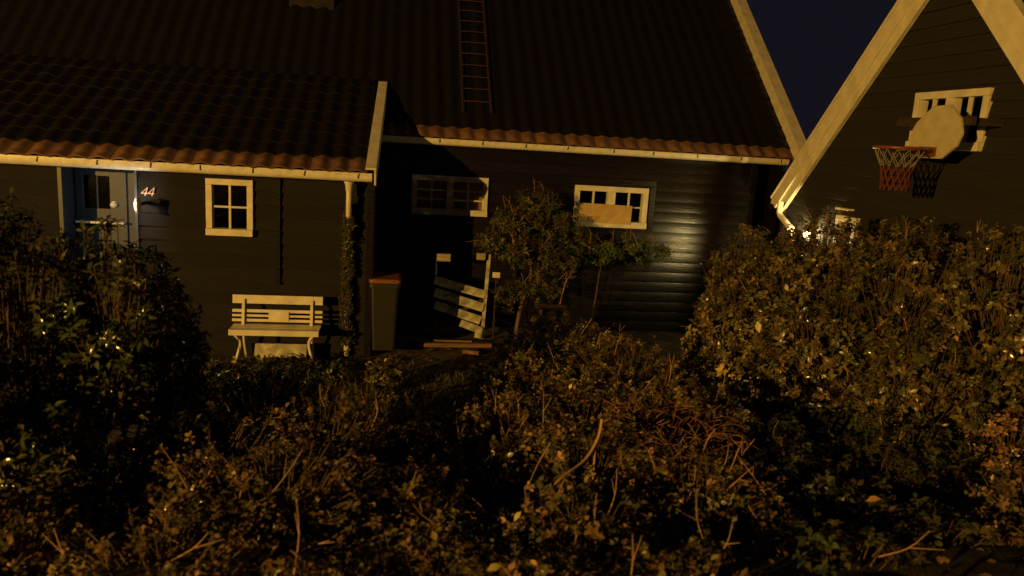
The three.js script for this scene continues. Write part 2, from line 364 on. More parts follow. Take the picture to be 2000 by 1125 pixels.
// ================================================================ middle house
const house = thing('timber_house', 'black lap-boarded house with tall tiled roof and two wide white windows', 'house');
{
  const h = house, f = new THREE.Group(); f.name = 'facade'; f.position.set(0, 0, -1.78); h.add(f);
  const w1 = [0.245, 1.42, 1.775, 2.375], w2 = [2.80, 4.01, 1.695, 2.345];
  const inset = ([a, b, c, d]) => [a + 0.01, b - 0.01, c + 0.01, d - 0.01];
  cladding(f, -0.31, 5.78, 0, 2.86, 0.165, [inset(w1), inset(w2)]);
  windowUnit(f, w1[0], w1[2], w1[1] - w1[0], w1[3] - w1[2], { frame: 0.08, sashes: 2, cols: 2, rows: 3, meet: 0.11, depth: 0.07, back: mat.blind });
  const win2 = windowUnit(f, w2[0], w2[2], w2[1] - w2[0], w2[3] - w2[2], { frame: 0.085, sashes: 2, cols: 2, rows: 2, meet: 0.13, depth: 0.07 });
  bar(f, 'head_board', w2[0] - 0.1, w2[1] + 0.12, w2[3] + 0.03, w2[3] + 0.12, 0.028, 0.05, mat.tar[2]);
  bar(f, 'side_board', w2[1] + 0.03, w2[1] + 0.12, w2[2] - 0.05, w2[3] + 0.028, 0.028, 0.05, mat.tar[2]);
  // core behind the boards, split round the windows
  for (const [a, b, c, d] of [[-0.31, 5.78, 0, 1.67], [-0.31, w1[0] - 0.03, 1.671, 2.40], [w1[1] + 0.03, w2[0] - 0.03, 1.671, 2.40], [w2[1] + 0.03, 5.78, 1.671, 2.40], [w1[0] - 0.029, w1[1] + 0.029, 1.671, w1[2] - 0.022], [-0.31, 5.78, 2.401, 2.86]])
    bar(f, 'wall_core', a, b, c, d, -0.08, -0.002, mat.lining);
  bar(f, 'corner_board', 5.72, 5.82, 0, 2.86, 0.031, 0.055, mat.tar[1]);
  // roof
  const rf = tiledSlope(h, -8.9, 6.32, 2.955, -1.57, 42, 7.6, 0.235, 0.24, 0.032, (x, s) => x > -0.3 || s > 1.15);
  gutter(h, -0.32, 6.25, 2.935, -1.55, 0.10, 0.11, 0.68, 0.95);
  bar(h, 'soffit', -0.32, 6.3, 2.855, 2.875, -1.77, -1.665, mat.darkWood);
  // verge at the right-hand end, standing proud of the tiles
  const pd = 42 * Math.PI / 180, at = (s, up, x) => V(x, 2.955 + s * Math.sin(pd) + up * Math.cos(pd), -1.57 - s * Math.cos(pd) + up * Math.sin(pd));
  const vg = new THREE.Group(); vg.name = 'verge'; h.add(vg);
  beam(vg, 'verge_cap', at(-0.02, 0.19, 6.42), at(7.6, 0.19, 6.42), 0.20, 0.03, mat.white, V(0, 1, 0), 0.004);
  beam(vg, 'verge_board', at(-0.02, 0.07, 6.345), at(7.6, 0.07, 6.345), 0.026, 0.2, mat.white, V(0, 1, 0), 0.004);
  beam(vg, 'verge_board', at(-0.02, 0.06, 6.50), at(7.6, 0.06, 6.50), 0.026, 0.22, mat.white, V(0, 1, 0), 0.004);
  // gable end behind the verge
  const ge = new THREE.Shape([[0, 0], [10.8, 0], [10.8, 2.8], [5.4, 7.6], [0, 2.8]].map(p => new THREE.Vector2(...p)));
  const geM = part(h, 'gable_wall', metreUV(new THREE.ExtrudeGeometry(ge, { depth: 0.1, bevelEnabled: false })), mat.tar[0], 6.2, 0, -1.83); geM.rotation.y = Math.PI / 2;
  bar(h, 'ridge_tiles', -8.9, 6.32, 8.03, 8.14, -7.32, -7.08, mat.blackTile, 0.04);
  const rear = part(h, 'rear_slope', boxGeo(15.2, 0.08, 7.6), mat.blackTile, -1.3, 5.42, -10.0); rear.rotation.x = -pd;
  bar(h, 'rear_wall', -9, 6.2, 0, 3.0, -12.7, -12.6, mat.tar[0]);
  const geL = part(h, 'gable_wall', geM.geometry, mat.tar[0], -9.2, 0, -1.83); geL.rotation.y = Math.PI / 2;
  // chimney
  const ch = new THREE.Group(); ch.name = 'chimney'; h.add(ch);
  bar(ch, 'stack', -1.86, -1.12, 4.6, 7.4, -4.4, -3.75, M(rgb(0.026, 0.016, 0.012), { roughness: 0.95, bumpMap: fineBump, bumpScale: 0.01, map: mottleTint }), 0.01);
  bar(ch, 'flashing', -1.92, -1.06, 4.62, 4.86, -4.42, -3.70, M(rgb(0.018, 0.013, 0.011), { roughness: 0.8 }), 0.01);
}
const covered = tagMesh(new THREE.Mesh(boxGeo(0.86, 0.30, 0.012), mat.card), 'cardboard_sheet', 'ochre cardboard sheet propped against the right-hand wide white window', 'cardboard');
covered.position.set(3.305, 1.915, -1.665); covered.rotation.z = -0.018;

// roof ladder
{
  const l = thing('roof_ladder', 'thin dark red ladder lying up the tall tiled roof', 'ladder');
  const pd = 42 * Math.PI / 180, at = (s, x) => V(x, 2.955 + s * Math.sin(pd) + 0.10 * Math.cos(pd), -1.57 - s * Math.cos(pd) + 0.10 * Math.sin(pd));
  for (const x of [0.985, 1.42]) part(l, 'rail', tubeGeo([at(0.5, x), at(3, x + 0.01), at(7.2, x + 0.02)], 0.014, 0.014, 8, 4), mat.rust);
  for (let s = 0.75; s < 7.1; s += 0.3) part(l, 'rung', tubeGeo([at(s, 0.985), at(s, 1.43)], 0.01, 0.01, 6, 1), mat.rust);
}

// ================================================================ right-hand gabled house
const gable = thing('gable_house', 'dark gabled house with broad white bargeboards and a basketball hoop on its wall', 'house');
{
  const g = gable, X = 5.70, zc = 2.47, apex = 5.05, far = -0.42, near = 2 * zc - far;
  const side = new THREE.Group(); side.name = 'gable_wall'; side.position.set(X, 0, 0); side.rotation.y = -Math.PI / 2; g.add(side);   // local x = world z, local z = -world x
  const win = [2.20, 3.30, 3.15, 3.76], door = [1.0, 1.45, 1.62, 2.29];
  cladding(side, far, near, 0, apex + 0.3, 0.165, [[win[0] + 0.01, win[1] - 0.01, win[2] + 0.01, win[3] - 0.01], [door[0] + 0.01, door[1] - 0.01, door[2] + 0.01, door[3] - 0.01]],
    y => { const k = Math.max(0, y - (apex + 0.26 - (zc - far))); return [far + k, near - k]; }, mat.oldTar);
  windowUnit(side, win[0], win[2], win[1] - win[0], win[3] - win[2], { frame: 0.075, sashes: 2, cols: 2, rows: 2, meet: 0.12, depth: 0.065 });
  const core = new THREE.Shape([[far, 0], [near, 0], [near, 2.4], [zc, 5.2], [far, 2.4]].map(p => new THREE.Vector2(...p)));
  const hole = new THREE.Path([[win[0] - 0.02, win[2] - 0.02], [win[1] + 0.02, win[2] - 0.02], [win[1] + 0.02, win[3] + 0.02], [win[0] - 0.02, win[3] + 0.02]].map(p => new THREE.Vector2(...p))); core.holes.push(hole, new THREE.Path([[door[0] - 0.02, door[2] - 0.02], [door[1] + 0.02, door[2] - 0.02], [door[1] + 0.02, door[3] + 0.02], [door[0] - 0.02, door[3] + 0.02]].map(p => new THREE.Vector2(...p))));
  part(side, 'wall_core', new THREE.ExtrudeGeometry(core, { depth: 0.08, bevelEnabled: false }), mat.lining, 0, 0, -0.083);
  windowUnit(side, door[0], door[2], door[1] - door[0], door[3] - door[2], { frame: 0.07, cols: 1, rows: 2, depth: 0.07, sill: 0.03 });
  bar(side, 'drip_board', door[0] + 0.02, door[0] + 0.32, 2.365, 2.39, 0.028, 0.11, mat.white, 0.003);
  // far and near walls
  bar(g, 'rear_wall', X + 0.01, 11.5, 0, 2.45, far - 0.02, far + 0.06, mat.tar[1]); bar(g, 'front_wall', X + 0.01, 11.5, 0, 2.45, near - 0.06, near + 0.02, mat.tar[1]);
  const ew = part(g, 'end_wall', metreUV(new THREE.ExtrudeGeometry(new THREE.Shape([[far, 0], [near, 0], [near, 2.4], [zc, 5.2], [far, 2.4]].map(p => new THREE.Vector2(...p))), { depth: 0.1, bevelEnabled: false })), mat.tar[0], 11.6, 0, 0); ew.rotation.y = -Math.PI / 2;
  bar(side, 'corner_board', far - 0.03, far + 0.07, 0, 2.3, 0.03, 0.055, mat.tar[2]);
  // roof slopes (45 degrees), eaves run along x
  for (const s of [-1, 1]) {
    const L = 4.75, m = part(g, 'roof_slope', boxGeo(6.2, 0.10, L), mat.blackTile, 5.66 + 3.1, apex + 0.52 - L / 2 * Math.SQRT1_2, zc + s * L / 2 * Math.SQRT1_2); m.rotation.x = s * Math.PI / 4;
    // stepped bargeboards: upper one proud of the lower
    const bb = new THREE.Group(); bb.name = 'bargeboard'; g.add(bb);
    const a = (t, drop, x) => V(x, apex + 0.44 - t * Math.SQRT1_2 - drop * Math.SQRT1_2, zc + s * (t * Math.SQRT1_2 - drop * Math.SQRT1_2));
    const up = V(0, 1, s).normalize();
    beam(bb, 'upper_board', a(0.09, 0.09, 5.588), a(4.44, 0.09, 5.588), 0.034, 0.178, mat.white, up, 0.004);
    beam(bb, 'lower_board', a(0.25, 0.248, 5.612), a(4.40, 0.248, 5.612), 0.030, 0.135, mat.white, up, 0.004);
    beam(bb, 'verge_batten', a(0.0, -0.02, 5.62), a(4.44, -0.02, 5.62), 0.12, 0.03, mat.white, up, 0.004);
    beam(bb, 'soffit', a(0.3, 0.30, 5.644), a(4.36, 0.30, 5.644), 0.030, 0.02, mat.white, up);
  }
  // gutter end and white downpipe at the far corner
  const dp = new THREE.Group(); dp.name = 'downpipe'; g.add(dp);
  part(dp, 'pipe', tubeGeo([V(5.50, 2.34, -0.24), V(5.50, 2.22, -0.24), V(5.50, 2.16, -0.22), V(5.515, 2.06, -0.04), V(5.53, 1.97, 0.11)], 0.042, 0.042, 16, 30), mat.whiteMetal);
  const col = part(dp, 'pipe_collar', new THREE.CylinderGeometry(0.05, 0.05, 0.04, 18), mat.whiteMetal, 5.525, 1.99, 0.08); col.rotation.x = -1.05;
  part(dp, 'pipe', tubeGeo([V(5.53, 1.98, 0.10), V(5.54, 1.90, 0.16), V(5.54, 1.7, 0.17), V(5.54, 0.02, 0.17)], 0.036, 0.036, 12, 20), mat.oldWhite);
  bar(g, 'gutter', 5.63, 11.5, 2.26, 2.37, -0.80, -0.68, mat.whiteMetal, 0.02);
}

// ================================================================ lamps
function pointLamp(parent, x, y, z, color, power, radius) {
  const l = new THREE.PointLight(color, power); l.position.set(x, y, z); l.castShadow = true; l.shadow.radius = radius; l.shadow.mapSize.set(2048, 2048); parent.add(l); return l;
}
const glow = (c, k) => new THREE.MeshStandardMaterial({ color: 0x000000, emissive: c, emissiveIntensity: k });
{ // street lamp on the road behind the viewer
  const l = thing('street_lamp', 'tall sodium street lamp beside the road to the left', 'street lamp');
  const x = -17, z = 20.5, y = 5.1, gy = 1.36;
  part(l, 'pole', tubeGeo([V(x - 0.6, gy, z + 0.8), V(x - 0.6, 4.6, z + 0.8), V(x - 0.55, 5.2, z + 0.7), V(x - 0.25, 5.42, z + 0.32), V(x, 5.42, z)], 0.07, 0.035, 12, 40), mat.darkMetal);
  part(l, 'lamp_hood', new THREE.LatheGeometry([[0.03, 0.34], [0.06, 0.26], [0.24, 0.19], [0.26, 0.16], [0.22, 0.17], [0.05, 0.23], [0.0, 0.24]].map(p => new THREE.Vector2(p[0], p[1])), 28), mat.darkMetal, x, y, z);
  part(l, 'lamp_bulb', new THREE.SphereGeometry(0.09, 24, 16), glow(SODIUM, 60), x, y, z);
  pointLamp(l, x, y, z, SODIUM, STREET_LAMP_POWER, 5);
}
{ // wall lamp on the gable wall, half hidden by the hedge
  const l = thing('wall_lamp', 'bright wall lamp on the dark gable wall beside the white elbow pipe', 'wall lamp', 'lit wall lamps');
  const x = 5.585, y = 1.955, z = 0.40;
  bar(l, 'back_plate', 5.63, 5.668, y - 0.12, y + 0.12, z - 0.05, z + 0.05, mat.darkMetal, 0.006);
  part(l, 'bracket', tubeGeo([V(5.64, y + 0.07, z), V(5.61, y + 0.13, z), V(x, y + 0.115, z)], 0.009, 0.009, 8, 10), mat.darkMetal);
  part(l, 'lamp_hood', new THREE.LatheGeometry([[0.0, 0.115], [0.02, 0.11], [0.055, 0.075], [0.06, 0.065], [0.05, 0.068], [0.0, 0.10]].map(p => new THREE.Vector2(p[0], p[1])), 20), mat.darkMetal, x, y, z);
  part(l, 'lamp_bulb', new THREE.SphereGeometry(0.032, 20, 14).scale(1, 1.3, 1), glow(HALOGEN, 14), x, y, z);
  pointLamp(l, x, y, z, HALOGEN, 5, 1.6);
}
{ // oval bulkhead lamp on the side of the doorway, seen edge on
  const l = thing('bulkhead_lamp', 'small white oval lamp beside the doorway under the number 44', 'wall lamp', 'lit wall lamps');
  const x = -3.075, y = 1.94, z = 0.325;
  bar(l, 'back_plate', x - 0.006, x + 0.012, y - 0.10, y + 0.10, z - 0.07, z + 0.07, mat.whiteMetal, 0.005);
  bar(l, 'bracket', x - 0.004, x + 0.010, y - 0.02, y + 0.02, 0.03, z - 0.071, mat.darkMetal, 0.004);
  part(l, 'lamp_glass', new THREE.SphereGeometry(0.05, 20, 16).scale(0.42, 1.6, 0.9), glow(PORCH, 3.2), x - 0.024, y, z);
  pointLamp(l, x - 0.075, y, z, PORCH, 0.5, 1.5);
}

// ================================================================ basketball hoop
{
  const b = thing('basketball_hoop', 'pale octagonal backboard with red rim and net over the gable window', 'basketball hoop');
  const bx = 5.25, zc = 3.17, yb = 3.06;
  const sh = new THREE.Shape([[-0.36, 0.10], [-0.30, 0.02], [-0.12, 0], [0.14, 0], [0.32, 0.12], [0.37, 0.24], [0.32, 0.38], [0.16, 0.505], [-0.08, 0.50], [-0.30, 0.34], [-0.36, 0.24]].map(p => new THREE.Vector2(...p)));
  const bd = part(b, 'backboard', metreUV(new THREE.ExtrudeGeometry(sh, { depth: 0.022, bevelEnabled: true, bevelSize: 0.004, bevelThickness: 0.004, bevelSegments: 2, curveSegments: 4 })), mat.board, bx, yb, zc); bd.rotation.y = -Math.PI / 2;
  bar(b, 'cross_bar', bx + 0.012, bx + 0.06, 3.38, 3.46, 2.50, 3.60, mat.darkWood);
  for (const z of [2.62, 3.5]) bar(b, 'standoff', bx + 0.061, 5.67, 3.385, 3.455, z - 0.03, z + 0.03, mat.darkWood);
  bar(b, 'rim_bracket', bx - 0.13, bx - 0.026, 3.075, 3.165, zc - 0.07, zc + 0.07, mat.rimRed, 0.006);
  const rx = bx - 0.37, ry = 3.135, R = 0.235;
  const rim = part(b, 'rim', new THREE.TorusGeometry(R, 0.017, 12, 48), mat.rimRed, rx, ry, zc); rim.rotation.x = Math.PI / 2;
  for (const s of [-1, 1]) beam(b, 'rim_brace', V(bx - 0.13, 3.10, zc + s * 0.06), V(rx + 0.12, ry - 0.012, zc + s * 0.19), 0.014, 0.014, mat.rimRed);
  // net: crossing cords, white above and red below
  const top = [], low = [], n = 14;
  const ring = [[0, R - 0.006], [0.09, 0.19], [0.17, 0.15], [0.25, 0.135], [0.33, 0.13], [0.40, 0.128]];
  for (let i = 0; i < n; i++) for (const s of [-0.5, 0.5]) {
    const P = k => { const [dy, r] = ring[k], a = (i + s * k) / n * Math.PI * 2; return V(rx + r * Math.cos(a), ry - 0.01 - dy, zc + r * Math.sin(a)); };
    top.push(tubeGeo([P(0), P(1), P(2)], 0.004, 0.004, 5, 6)); low.push(tubeGeo([P(2), P(3), P(4), P(5)], 0.0085, 0.0075, 5, 9));
  }
  part(b, 'net', mergeGeometries(top), mat.netWhite).userData.label = 'white upper cords of the net';
  part(b, 'net', mergeGeometries(low), mat.netRed).userData.label = 'red lower cords of the net';
}

// ================================================================ bench
{
  const b = thing('garden_bench', 'white slatted garden bench with a plaque on its backrest against the black wall', 'bench');
  const x0 = -2.005, x1 = -0.885, W = mat.white, zb = 0.28;
  const lean = (y) => zb - (y - 0.45) * 0.18 + 0.02;
  const slat = (name, ya, yb2, t = 0.025) => { const m = bar(b, name, x0, x1, ya, yb2, lean((ya + yb2) / 2) - t / 2, lean((ya + yb2) / 2) + t / 2, W, 0.005); m.rotation.x = -0.18; return m; };
  slat('top_rail', 0.735, 0.845, 0.032); slat('back_slat', 0.625, 0.665); slat('back_slat', 0.570, 0.600); slat('back_slat', 0.508, 0.545);
  const pl = bar(b, 'plaque', -1.555, -1.305, 0.530, 0.648, lean(0.59) + 0.014, lean(0.59) + 0.026, W, 0.003); pl.rotation.x = -0.18;
  for (const x of [-1.865, -1.02]) {
    beam(b, 'back_post', V(x, 0.80, lean(0.80) + 0.034), V(x, 0.42, lean(0.42) + 0.034), 0.036, 0.024, W, V(0, 0, 1), 0.004);
    const fl = new THREE.Group(); fl.name = 'leg_frame'; b.add(fl);
    const sx = x < -1.5 ? -1 : 1;
    part(fl, 'leg', tubeGeo([V(x + sx * 0.06, 0.43, 0.60), V(x, 0.33, 0.55), V(x + sx * -0.005, 0.27, 0.54), V(x + sx * 0.03, 0.12, 0.57), V(x + sx * 0.055, 0.0, 0.61)], 0.022, 0.018, 10, 24), W);
    part(fl, 'leg', tubeGeo([V(x, 0.42, 0.28), V(x, 0.28, 0.27), V(x, 0.0, 0.12)], 0.02, 0.018, 10, 14), W);
    beam(fl, 'seat_bearer', V(x, 0.43, 0.26), V(x, 0.43, 0.60), 0.03, 0.03, W);
  }
  for (let i = 0; i < 5; i++) bar(b, 'seat_slat', x0 + 0.02, x1 - 0.015, 0.452 + (i === 4 ? -0.006 : 0), 0.478 + (i === 4 ? 0.004 : 0), 0.26 + i * 0.075, 0.325 + i * 0.075, W, 0.005);
  bar(b, 'seat_front_rail', x0 + 0.02, x1 - 0.015, 0.41, 0.45, 0.60, 0.628, W, 0.005);
}
tagMesh(new THREE.Mesh(boxGeo(0.68, 0.245, 0.03, 0.006), mat.oldWhite), 'plank', 'short cream plank standing on edge under the white bench', 'plank').position.set(-1.41, 0.12, 0.36);

// ================================================================ wheeled bin
{
  const b = thing('wheeled_bin', 'dark wheeled bin with an orange-red lid at the corner of the cottage', 'bin');
  const x = -0.10, z = -0.10;
  const sh = (w, d, r) => { const s = new THREE.Shape(); s.moveTo(-w + r, -d); s.lineTo(w - r, -d); s.quadraticCurveTo(w, -d, w, -d + r); s.lineTo(w, d - r); s.quadraticCurveTo(w, d, w - r, d); s.lineTo(-w + r, d); s.quadraticCurveTo(-w, d, -w, d - r); s.lineTo(-w, -d + r); s.quadraticCurveTo(-w, -d, -w + r, -d); return s; };
  const g = new THREE.ExtrudeGeometry(sh(0.185, 0.24, 0.04), { depth: 0.90, bevelEnabled: false, steps: 6, curveSegments: 5 }); g.rotateX(-Math.PI / 2);
  { const p = g.attributes.position; for (let i = 0; i < p.count; i++) { const k = 0.80 + 0.20 * p.getY(i) / 0.9; p.setX(i, p.getX(i) * k); p.setZ(i, p.getZ(i) * k); } g.computeVertexNormals(); }
  part(b, 'body', metreUV(g), mat.binBody, x, 0.10, z);
  const rimg = new THREE.ExtrudeGeometry(sh(0.2, 0.258, 0.045), { depth: 0.04, bevelEnabled: true, bevelSize: 0.006, bevelThickness: 0.006, bevelSegments: 2 }); rimg.rotateX(-Math.PI / 2); part(b, 'collar', rimg, mat.binBody, x, 0.975, z);
  const lg = new THREE.ExtrudeGeometry(sh(0.2, 0.262, 0.05), { depth: 0.05, bevelEnabled: true, bevelSize: 0.012, bevelThickness: 0.012, bevelSegments: 3, steps: 4 }); lg.rotateX(-Math.PI / 2);
  { const p = lg.attributes.position; for (let i = 0; i < p.count; i++) { const u = p.getX(i) / 0.21; if (p.getY(i) > 0.02) p.setY(i, p.getY(i) - 0.03 * u * u); } lg.computeVertexNormals(); }
  const lid = part(b, 'lid', lg, mat.binLid, x, 1.04, z + 0.004);
  bar(lid, 'lid_handle', -0.12, 0.12, 0.012, 0.034, 0.262, 0.292, mat.binLid, 0.006);
  for (const s of [-1, 1]) { const w = part(b, 'wheel', new THREE.CylinderGeometry(0.1, 0.1, 0.05, 24), mat.darkMetal, x + s * 0.18, 0.105, z - 0.2); w.rotation.z = Math.PI / 2; part(w, 'hub', new THREE.CylinderGeometry(0.04, 0.04, 0.056, 16), mat.binBody); }
  part(b, 'axle', new THREE.CylinderGeometry(0.012, 0.012, 0.34, 8).rotateZ(Math.PI / 2), mat.darkMetal, x, 0.105, z - 0.2);
}

// ================================================================ clutter in front of the middle house
{
  const g = thing('wooden_gate', 'broken pale wooden gate with tilted boards hanging on a yellow-white post', 'gate');
  const z = -1.05;
  part(g, 'post', boxGeo(0.052, 1.30, 0.052, 0.005), mat.oldWhite, 1.385, 0.64, z).rotation.z = -0.035;
  part(g, 'post', boxGeo(0.05, 1.24, 0.05, 0.005), mat.darkWood, 0.63, 0.61, z).rotation.z = 0.03;
  part(g, 'post_block', boxGeo(0.20, 0.11, 0.06, 0.006), mat.paleWood, 0.73, 1.225, z + 0.06); part(g, 'post_block', boxGeo(0.13, 0.10, 0.06, 0.006), mat.paleWood, 1.28, 1.26, z + 0.06);
  const tilt = -0.26;
  const boards = [[0.99, 0.78, 0.80, 0.125], [0.985, 0.59, 0.78, 0.135], [0.975, 0.395, 0.74, 0.13], [1.18, 0.185, 0.34, 0.11]];
  boards.forEach(([x, y, w, h], i) => { const m = part(g, 'gate_board', boxGeo(w, h, 0.022, 0.004), mat.oldWhite, x, y, z + 0.05 + 0.008 * (i % 2)); m.rotation.z = tilt - 0.03 * i; m.rotation.y = 0.05; });
  beam(g, 'brace', V(0.70, 0.24, z + 0.02), V(1.36, 0.60, z + 0.02), 0.05, 0.022, mat.darkWood, V(0, 0, 1)); beam(g, 'brace', V(0.72, 0.82, z + 0.02), V(0.78, 0.2, z + 0.02), 0.05, 0.022, mat.darkWood, V(0, 0, 1));
  part(g, 'broken_board', boxGeo(0.10, 0.17, 0.02, 0.004), mat.oldWhite, 1.30, 0.10, z + 0.08).rotation.z = -0.15;
}
{
  const s = thing('plant_label', 'small white plate on a thin stake right of the broken gate', 'label');
  part(s, 'plate', boxGeo(0.115, 0.085, 0.008, 0.003), mat.white, 1.525, 0.985, -1.0).rotation.z = -0.04; part(s, 'stake', boxGeo(0.016, 1.0, 0.016), mat.darkWood, 1.525, 0.49, -1.012);
}
const lying = (label, a, b, w, h, m, name = 'plank') => { const o = beam(scene, name, a, b, w, h, m, V(0, 1, 0), 0.004); scene.remove(o); return tagMesh(o, name, label, 'plank'); };
lying('long orange-brown plank lying on the ground before the broken gate', V(0.40, 0.04, -0.45), V(1.44, 0.045, -0.47), 0.07, 0.055, mat.brownWood);
lying('thin dark lath resting aslant across the long orange-brown plank', V(0.55, 0.06, -0.62), V(1.15, 0.105, -0.44), 0.03, 0.022, mat.brownWood, 'lath');
lying('short rounded offcut in front of the long orange-brown plank', V(1.0, 0.04, -0.16), V(1.22, 0.035, -0.08), 0.05, 0.05, mat.brownWood, 'offcut');
lying('splintered plank leaning left of the log pile, lower of the crossed pair', V(1.70, 0.16, 0.62), V(1.88, 0.44, 0.50), 0.05, 0.025, mat.paleWood, 'broken_plank');
lying('splintered plank leaning left of the log pile, upper of the crossed pair', V(1.72, 0.60, 0.45), V(1.90, 0.49, 0.50), 0.055, 0.025, mat.brownWood, 'broken_plank');
{ // log pile
  const spots = [[2.03, 0.10], [2.24, 0.10], [2.45, 0.095], [2.14, 0.28], [2.35, 0.275], [2.06, 0.455], [2.27, 0.455], [2.17, 0.62], [2.38, 0.60]];
  const where = ['bottom left', 'bottom middle', 'bottom right', 'second row left', 'second row right', 'third row left', 'third row middle', 'topmost left', 'topmost right'];
  spots.forEach(([x, y], i) => {
    const l = thing('log', `sawn log with a pale end in the pile left of the bushes, ${where[i]}`, 'log', 'logs of the wood pile');
    const r = 0.10 * rr(0.86, 1), pts = []; for (let k = 0; k < 14; k++) pts.push(new THREE.Vector2(Math.cos(k / 14 * 6.283) * r * rr(0.93, 1.05), Math.sin(k / 14 * 6.283) * r * rr(0.93, 1.05)));
    const g = new THREE.ExtrudeGeometry(new THREE.Shape(pts), { depth: 0.42, bevelEnabled: false }); metreUV(g);
    part(l, 'bark', g, mat.bark, x, y, -0.35); const e = new THREE.ExtrudeGeometry(new THREE.Shape(pts.map(p => p.clone().multiplyScalar(0.9))), { depth: 0.006, bevelEnabled: false }); part(l, 'sawn_end', metreUV(e), mat.paleWood, x, y, 0.07);
  });
  lying('red-brown board laid flat on top of the log pile', V(1.98, 0.73, -0.05), V(2.40, 0.72, -0.05), 0.22, 0.04, mat.brownWood, 'plank');
}
/*FOLIAGE*/
// ================================================================ plants
function leafGeo(wide, curl) {   // length 1 along y, face to +z
  const P = [[0, 0, 0], [-wide * 0.8, 0.3, 0.07], [0, 0.32, 0], [wide * 0.8, 0.3, 0.07], [-wide, 0.58, 0.06 - curl * 0.3], [0, 0.62, -curl * 0.3], [wide, 0.58, 0.06 - curl * 0.3], [0, 1, -curl]];
  const I = [0, 2, 1, 0, 3, 2, 1, 2, 5, 1, 5, 4, 2, 3, 6, 2, 6, 5, 4, 5, 7, 5, 6, 7];
  const g = new THREE.BufferGeometry(); g.setAttribute('position', new THREE.Float32BufferAttribute(P.flat(), 3)); g.setIndex(I); g.computeVertexNormals();
  g.setAttribute('uv', new THREE.Float32BufferAttribute(P.flatMap(p => [p[0] + 0.5, p[1]]), 2)); return g;
}
const leafShapes = { broad: leafGeo(0.27, 0.16), narrow: leafGeo(0.17, 0.22), small: leafGeo(0.32, 0.08) };
const leafMat = new THREE.MeshStandardMaterial({ color: 0xffffff, roughness: 0.32, side: THREE.DoubleSide });
const wetLeafMat = new THREE.MeshStandardMaterial({ color: 0xffffff, roughness: 0.17, side: THREE.DoubleSide });
const dullLeafMat = new THREE.MeshStandardMaterial({ color: 0xffffff, roughness: 0.62, side: THREE.DoubleSide });
const paleLeaf = [M(rgb(0.42, 0.36, 0.11), { roughness: 0.5, side: THREE.DoubleSide }), M(rgb(0.34, 0.32, 0.10), { roughness: 0.45, side: THREE.DoubleSide }), M(rgb(0.40, 0.22, 0.10), { roughness: 0.6, side: THREE.DoubleSide })];
const PAL = {
  olive: [[0.10, 0.092, 0.03], [0.07, 0.07, 0.024], [0.13, 0.10, 0.038], [0.045, 0.05, 0.018], [0.11, 0.075, 0.03]],
  warm: [[0.15, 0.13, 0.045], [0.10, 0.09, 0.03], [0.18, 0.12, 0.05], [0.06, 0.06, 0.022], [0.17, 0.10, 0.045]],
  brown: [[0.13, 0.085, 0.035], [0.10, 0.085, 0.03], [0.16, 0.10, 0.045], [0.07, 0.06, 0.022]],
  dark: [[0.035, 0.048, 0.016], [0.05, 0.055, 0.02], [0.06, 0.05, 0.022]],
};
const q0 = new THREE.Quaternion(), m4 = new THREE.Matrix4();
function pushLeaf(list, pos, dir, normal, len, col) {
  const y = dir.clone().normalize(), x = new THREE.Vector3().crossVectors(y, normal).normalize(), z = new THREE.Vector3().crossVectors(x, y);
  list.push([new THREE.Matrix4().makeBasis(x.multiplyScalar(len), y.multiplyScalar(len), z.multiplyScalar(len)).setPosition(pos), col]);
}
function instanced(parent, name, geo, m, list) {
  const im = new THREE.InstancedMesh(geo, m, list.length); im.name = name; im.userData.kind = 'stuff'; im.castShadow = im.receiveShadow = true;
  list.forEach(([mx, c], i) => { im.setMatrixAt(i, mx); im.setColorAt(i, c); });
  parent.add(im); return im;
}
const randDir = () => { const z = rr(-1, 1), a = rr(0, 6.2832), s = Math.sqrt(1 - z * z); return V(s * Math.cos(a), z, s * Math.sin(a)); };
